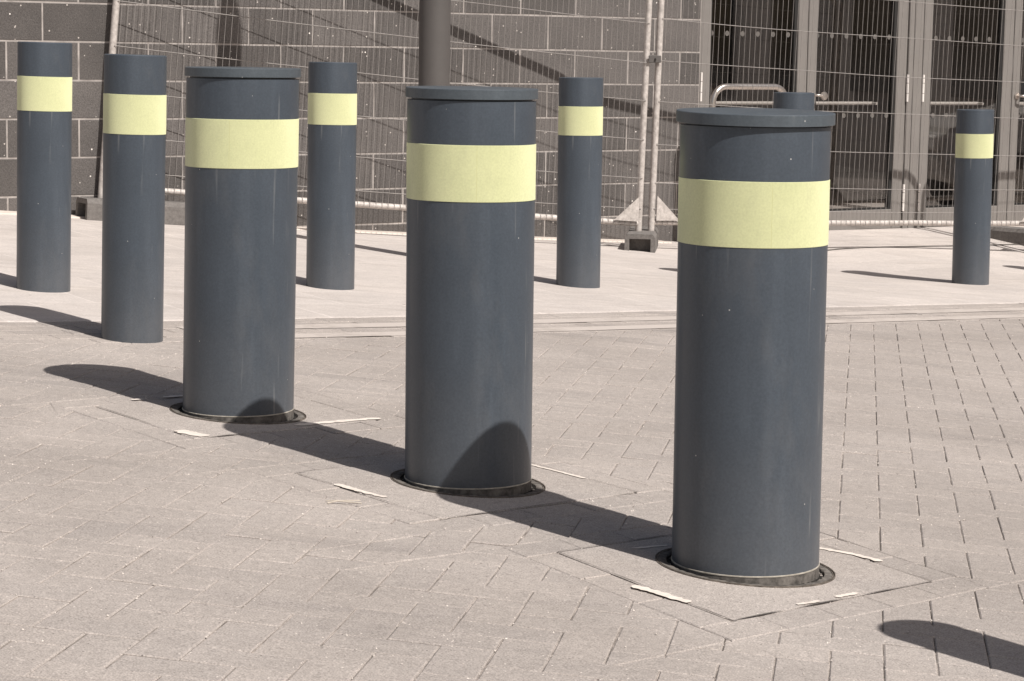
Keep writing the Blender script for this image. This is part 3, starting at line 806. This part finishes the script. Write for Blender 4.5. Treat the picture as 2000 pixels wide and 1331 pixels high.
# ---------------------------------------------------------------- guard hoops by the doors
def place_wall(s, q, z=0):
    p = W0+WD*s+WN*q; return Vector((p.x, p.y, z))
def hoop(name, s0, s1, q, top, rb, r, m, label, group=None):
    c = place_wall((s0+s1)/2, q); c.z = ground(c.x, c.y)
    root = empty(name, c, TH, label=label, cat='guard rail', group=group)
    h = (s1-s0)/2; t = top-c.z; X = Vector((1, 0, 0)); Zv = Vector((0, 0, 1))
    pts = [Vector((-h, 0, 0)), Vector((-h, 0, t-rb))] + arc_pts(Vector((-h+rb, 0, t-rb)), rb, math.pi, math.pi/2, 8, X, Zv)[1:] + arc_pts(Vector((h-rb, 0, t-rb)), rb, math.pi/2, 0, 8, X, Zv) + [Vector((h, 0, 0))]
    bm = bmesh.new(); tube(bm, pts, r, 16); build('tube', bm, m, root, R(50))
    for sx in (-h, h):
        bm = bmesh.new(); lathe(bm, [(0, .0), (.045, .0), (.045, .016), (r+.003, .02), (r+.003, .03), (r, .032)], 24, sx, 0)
        build('foot_flange', bm, m, root, R(50))
    return root
hoop('guard_hoop', 4.69, 5.31, .30, .875, .11, .020, M['steel'], 'pale steel hoop with rounded corners in front of the left door leaf')
# ---------------------------------------------------------------- fence panels, feet
def fence_panel(origin, az, L, tilt_b, tilt_t, zr, ztop, label, wires_abs, lean0, lean1, seed, tilt_w=None):
    """origin: foot of the post nearest the join; local x runs along the panel; heights are absolute at the join"""
    root = empty('mesh_fence', origin, az, label=label, cat='fence panel', group='temporary mesh fence panels')
    zr -= origin.z; ztop -= origin.z; wires = [w-origin.z for w in wires_abs]
    s_min, s_max = (0, L) if L > 0 else (L, 0)
    def P(s, z, tt=tilt_t):
        f = (z-zr)/(ztop-zr); ln = lean0+(lean1-lean0)*(s-s_min)/(s_max-s_min)
        return Vector((s + (z-zr)*ln, 0, z + (tilt_b+(tt-tilt_b)*f)*s))
    tw = tilt_t if tilt_w is None else tilt_w
    M_ = Matrix.Translation(origin) @ Matrix.Rotation(az, 4, 'Z')
    def foot_z(s): q = M_ @ P(s, 0); return ground(q.x, q.y)-origin.z+.06-tilt_b*s
    rc = .13; path = [P(s_min, foot_z(s_min)+(ztop-rc-foot_z(s_min))*i/5) for i in range(6)]
    path += [P(s_min+rc-rc*math.cos(t*math.pi/16), ztop-rc+rc*math.sin(t*math.pi/16)) for t in range(1, 9)]
    path += [P(s_min+rc+(s_max-s_min-2*rc)*i/12, ztop) for i in range(1, 13)]
    path += [P(s_max-rc+rc*math.sin(t*math.pi/16), ztop-rc+rc*math.cos(t*math.pi/16)) for t in range(1, 9)]
    path += [P(s_max, ztop-rc-(ztop-rc-foot_z(s_max))*i/5) for i in range(1, 6)]
    bm = bmesh.new(); tube(bm, path, .0200, 16); build('frame_tube', bm, M['galv'], root, R(50))
    bm = bmesh.new(); tube(bm, [P(s_min+(s_max-s_min)*i/12, zr) + Vector((0, 0, .003*noise.noise(Vector((i*.7, zr, seed))))) for i in range(13)], .0180, 14)
    build('bottom_rail', bm, M['galv'], root, R(50))
    for s, sg in ((s_min, 1), (s_max, -1)):
        bm = bmesh.new(); a, b, c = P(s+sg*.018, zr+.012), P(s+sg*.018, zr+.165), P(s+sg*.185, zr+.012)
        vs = [bm.verts.new(v + Vector((0, y, 0))) for y in (-.030, -.026) for v in (a, b, c)]
        bm.faces.new(vs[:3]); bm.faces.new(vs[3:][::-1])
        for i in range(3): j = (i+1) % 3; bm.faces.new((vs[i], vs[i+3], vs[j+3], vs[j]))
        build('corner_plate', bm, M['galv'], root)
    bm = bmesh.new()
    n = int((s_max-s_min-.06)/.0375)
    for i in range(n+1):
        s = s_min+.03+i*(s_max-s_min-.06)/n
        ph = i*1.7+seed; pts = []; zt_ = ztop
        e = min(s-s_min, s_max-s)
        if e < rc: zt_ = ztop-rc+math.sqrt(max(0, rc*rc-(rc-e)**2))
        for k in range(21):
            z = zr-.014 + (zt_-zr)*k/20
            pts.append(P(s, z) + Vector((.0030*noise.noise(Vector((z*2.2, ph, 0))), -.0195+.002*noise.noise(Vector((z*2.3, ph, 5))), 0)))
        tube(bm, pts, .0015, 5, False)
    for k, z in enumerate(wires):
        pts = []
        for i in range(41):
            t = i/40; s = s_min+(s_max-s_min)*t
            sag = -.012*math.sin(math.pi*t) + .008*noise.noise(Vector((s*.8, k*3.3, seed)))
            pts.append(P(s, z+sag, tw)+Vector((0, -.0225, 0)))
        tube(bm, pts, .0023, 5, False)
    build('wire_mesh', bm, M['wire'], root)
    return root
R1 = W0+WD*3.87+WN*.63; R1.z = ground(R1.x, R1.y)+PZ
L1 = W0+WD*.575+WN*.05
az1 = math.atan2(R1.y-L1.y, R1.x-L1.x); len1 = math.hypot(R1.y-L1.y, R1.x-L1.x)
fence_panel(R1, az1, -len1, -.0758, -.110, .04, 1.675, 'long sloping mesh fence panel left of the paired uprights, before the block wall',
    [1.26, 1.024, .79, .555, .32, .13, 1.49], .090, .026, 3.0, -.095)
R2 = R1 + Vector((.080, .040, 0)); J2 = W0+WD*6.95+WN*1.03
az2 = math.atan2(J2.y-R2.y, J2.x-R2.x); len2 = math.hypot(J2.y-R2.y, J2.x-R2.x)
fence_panel(R2, az2, len2, -.021, -.012, .046, 1.60, 'mesh fence panel right of the paired uprights, across the glazed doors',
    [1.53, 1.29, 1.035, .785, .525, .285, .13], .024, .035, 11.0, -.048)
R3 = R2 + Vector((math.cos(az2), math.sin(az2), 0))*(len2+.075); R3.z = ground(R3.x, R3.y)+PZ
fence_panel(R3, R(33.5), 3.3, .01, .02, -.02, 1.57, 'mesh fence panel carrying on past the right edge of the picture',
    [1.41, 1.17, .92, .69, .45, .21], .03, .03, 21.0)
# clamp joining the two uprights
bm = bmesh.new(); box(bm, -.045, .045, -.029, -.022, -.022, .022, .003); box(bm, -.045, .045, .022, .029, -.022, .022, .003)
tube(bm, [(0, -.05, 0), (0, .045, 0)], .007, 8)
cl = build('fence_clamp', bm, M['lamp'], None); cl.location = Vector((R1.x+.062, R1.y+.02, 1.045)); cl.rotation_euler = (0, 0, R(30))
tag(cl, 'small steel clamp joining the paired fence uprights', 'clamp')
def fence_foot(loc, rz, L, W, H, label):
    """moulded rubber block: chamfered top edges, a deep rectangular pocket in each end"""
    bm = bmesh.new(); hl, hw = L/2, W/2; ins = .014; rim = .028; dep = .075
    prof = [(-hw, 0), (-hw, H*.80), (-hw+ins, H), (hw-ins, H), (hw, H*.80), (hw, 0)]
    inner = [(-hw+rim, .004), (-hw+rim, H-rim*1.1), (-hw+rim+.002, H-rim), (hw-rim-.002, H-rim), (hw-rim, H-rim*1.1), (hw-rim, .004)]
    ends = []
    for sx in (-1, 1):
        o_ = [bm.verts.new((sx*hl, y, z)) for y, z in prof]; i_ = [bm.verts.new((sx*hl, y, z)) for y, z in inner]
        d_ = [bm.verts.new((sx*(hl-dep), y, z)) for y, z in inner]; ends.append(o_)
        for k in range(6):
            j = (k+1) % 6
            if k < 5: bm.faces.new((o_[k], o_[j], i_[j], i_[k]))
            bm.faces.new((i_[k], i_[j], d_[j], d_[k]))
        bm.faces.new((o_[5], o_[0], i_[0], i_[5])); bm.faces.new(d_)
    for k in range(6): j = (k+1) % 6; bm.faces.new((ends[0][k], ends[1][k], ends[1][j], ends[0][j]))
    bmesh.ops.recalc_face_normals(bm, faces=bm.faces)
    o = build('rubber_foot_block', bm, M['foot'], None); o.location = loc
    o.rotation_euler = (0, 0, rz); tag(o, label, 'fence foot', 'rubber fence feet'); return o
q = on_ground(1253, 493); ff = Vector((q.x, q.y, q.z+PZ-.004))
fdir = Vector((q.x, q.y, 0)).normalized()
p = ff + fdir*.33; fence_foot((p.x, p.y, ground(p.x, p.y)+PZ-.006), math.atan2(fdir.y, fdir.x)-R(2), .66, .185, .118, 'dark grey rubber fence foot seen end-on under the paired uprights')
a = on_ground(168, 427); b = on_ground(362, 441); c = (a+b)/2; dv = b-a
o = fence_foot((c.x, c.y, c.z+PZ-.004), math.atan2(dv.y, dv.x)+R(12), .64, .185, .122, 'grey rubber fence foot lying lengthwise under the leaning left upright'); o.rotation_euler[1] = .06
a = on_ground(1938, 468); b = on_ground(2050, 494); dv = (b-a).normalized(); c = a+dv*.30
o = fence_foot((c.x+.05, c.y+.1, c.z+PZ-.004), math.atan2(dv.y, dv.x), .66, .185, .125, 'dark fence foot cut by the right edge of the picture')

# ---------------------------------------------------------------- what the glass reflects: added sun-angled building and a parked van to the right
V = []; nb = empty('reflection_building', (23.3, 17, ground(23.3, 17)), R(146.5), label='dull rendered building added out of frame for the door glass to mirror', cat='building')
bm = bmesh.new(); box(bm, -16, 16, -.2, 6, -1, 6.2, .02); build('wall', bm, M['render'], nb)
for k in range(7):
    bm = bmesh.new(); x = -13+k*4; box(bm, x, x+1.6, 6.0, 6.05, 1.0, 2.6); build('window', bm, M['darkglass'], nb)
vc = Vector((9.56, 16.9, 0)); vc.z = ground(vc.x, vc.y)
van = empty('parked_car', vc, R(-118), label='silver car parked to the right of the scene, seen only mirrored in the door glass', cat='car')
prof = [(-2.05, .42), (1.95, .36), (2.06, .62), (2.0, .86), (1.0, 1.06), (.35, 1.60), (-1.35, 1.64), (-2.0, 1.15), (-2.1, .80)]
bm = bmesh.new()
W_ = lambda z: .86 if z < 1.1 else .86-.30*(z-1.06)/.58
A = [bm.verts.new((x, -W_(z), z)) for x, z in prof]; B = [bm.verts.new((x, W_(z), z)) for x, z in prof]
n = len(prof)
for i in range(n): j = (i+1) % n; bm.faces.new((A[i], A[j], B[j], B[i]))
bm.faces.new(A[::-1]); bm.faces.new(B); bmesh.ops.recalc_face_normals(bm, faces=bm.faces)
bmesh.ops.bevel(bm, geom=list(bm.edges), offset=.05, segments=2, affect='EDGES')
build('body', bm, M['carpaint'], van, R(35))
def pane(name, pts, off):
    bm = bmesh.new(); f = bm.faces.new([bm.verts.new(v) for v in pts]); ex = bmesh.ops.extrude_face_region(bm, geom=[f])
    for v in ex['geom']:
        if isinstance(v, bmesh.types.BMVert): v.co += Vector(off)
    bmesh.ops.recalc_face_normals(bm, faces=bm.faces); build(name, bm, M['darkglass'], van)
pane('windscreen', [(.96, -.72, 1.10), (.96, .72, 1.10), (.42, .58, 1.545), (.42, -.58, 1.545)], (.035, 0, .04))
for sg in (-1, 1): pane('side_window', [(.80, sg*.835, 1.10), (.38, sg*.66, 1.50), (-1.25, sg*.66, 1.52), (-1.65, sg*.835, 1.12)], (0, sg*.02, .008))
for y in (-.64, .64):
    bm = bmesh.new(); box(bm, 1.97, 2.07, y-.15, y+.15, .66, .80, .02); build('headlight', bm, M['hinge'], van)
bm = bmesh.new(); box(bm, 2.0, 2.085, -.42, .42, .56, .74, .02); build('grille', bm, M['black'], van)
for x in (-1.35, 1.32):
    for y in (-.80, .80):
        bm = bmesh.new(); tube(bm, [(x, y-.1, .33), (x, y+.1, .33)], .33, 28); w = build('wheel', bm, M['tyre'], van, R(40))
        bm = bmesh.new(); tube(bm, [(x, y-.11, .33), (x, y+.11, .33)], .18, 20); build('rim', bm, M['steel'], w, R(40))

# ---------------------------------------------------------------- small things on the ground
V = []; F = []; rg = random.Random(5)
for _ in range(2600):                       # crumbs of grit and sand lying on the blocks
    y = rg.uniform(3.8, 11.0); x = rg.uniform(-0.26, 0.27)*y
    if rg.random() < .6:                    # most of it gathers along the joints
        u = round((JC.dot(Vector((x, y, 0)))-U0)/BW)*BW+U0+rg.gauss(0, .004); w_ = JD.dot(Vector((x, y, 0))); q = JC*u+JD*w_; x, y = q.x, q.y
    if kerb_near(Vector((x, y, 0)))[1] < .05 or any((Vector((x, y, 0))-c_).length < .22 for b_, c_, q_ in WIDE_SPEC): continue
    r_ = rg.choice((.0010, .0013, .0018, .0026)); z = ground(x, y)+.001; b = len(V)
    for k in range(5): a_ = k*1.257+rg.random()*.6; V.append((x+math.cos(a_)*r_*rg.uniform(.7, 1.3), y+math.sin(a_)*r_*rg.uniform(.7, 1.3), z-.001))
    V.append((x+rg.gauss(0, r_*.2), y, z+r_*.9))
    for k in range(5): F.append((b+k, b+(k+1) % 5, b+5))
g_ = raw('grit', V, F, M['grit']); tag(g_, 'crumbs of pale grit and sand scattered over the block paving', 'grit', kind='stuff')
q = on_ground(665, 985)
bm = bmesh.new()
for pts in ([(-.035, .01, .004), (-.01, 0, .007), (.045, .018, .004)], [(-.03, -.012, .003), (-.008, 0, .006), (.05, -.012, .004)]):
    tube(bm, pts, .0016, 6)
tw = build('twig', bm, M['leaf'], None, R(60)); tw.location = (q.x, q.y, q.z+.0015); tag(tw, 'small pale twig lying on the blocks left of the middle wide bollard', 'twig')
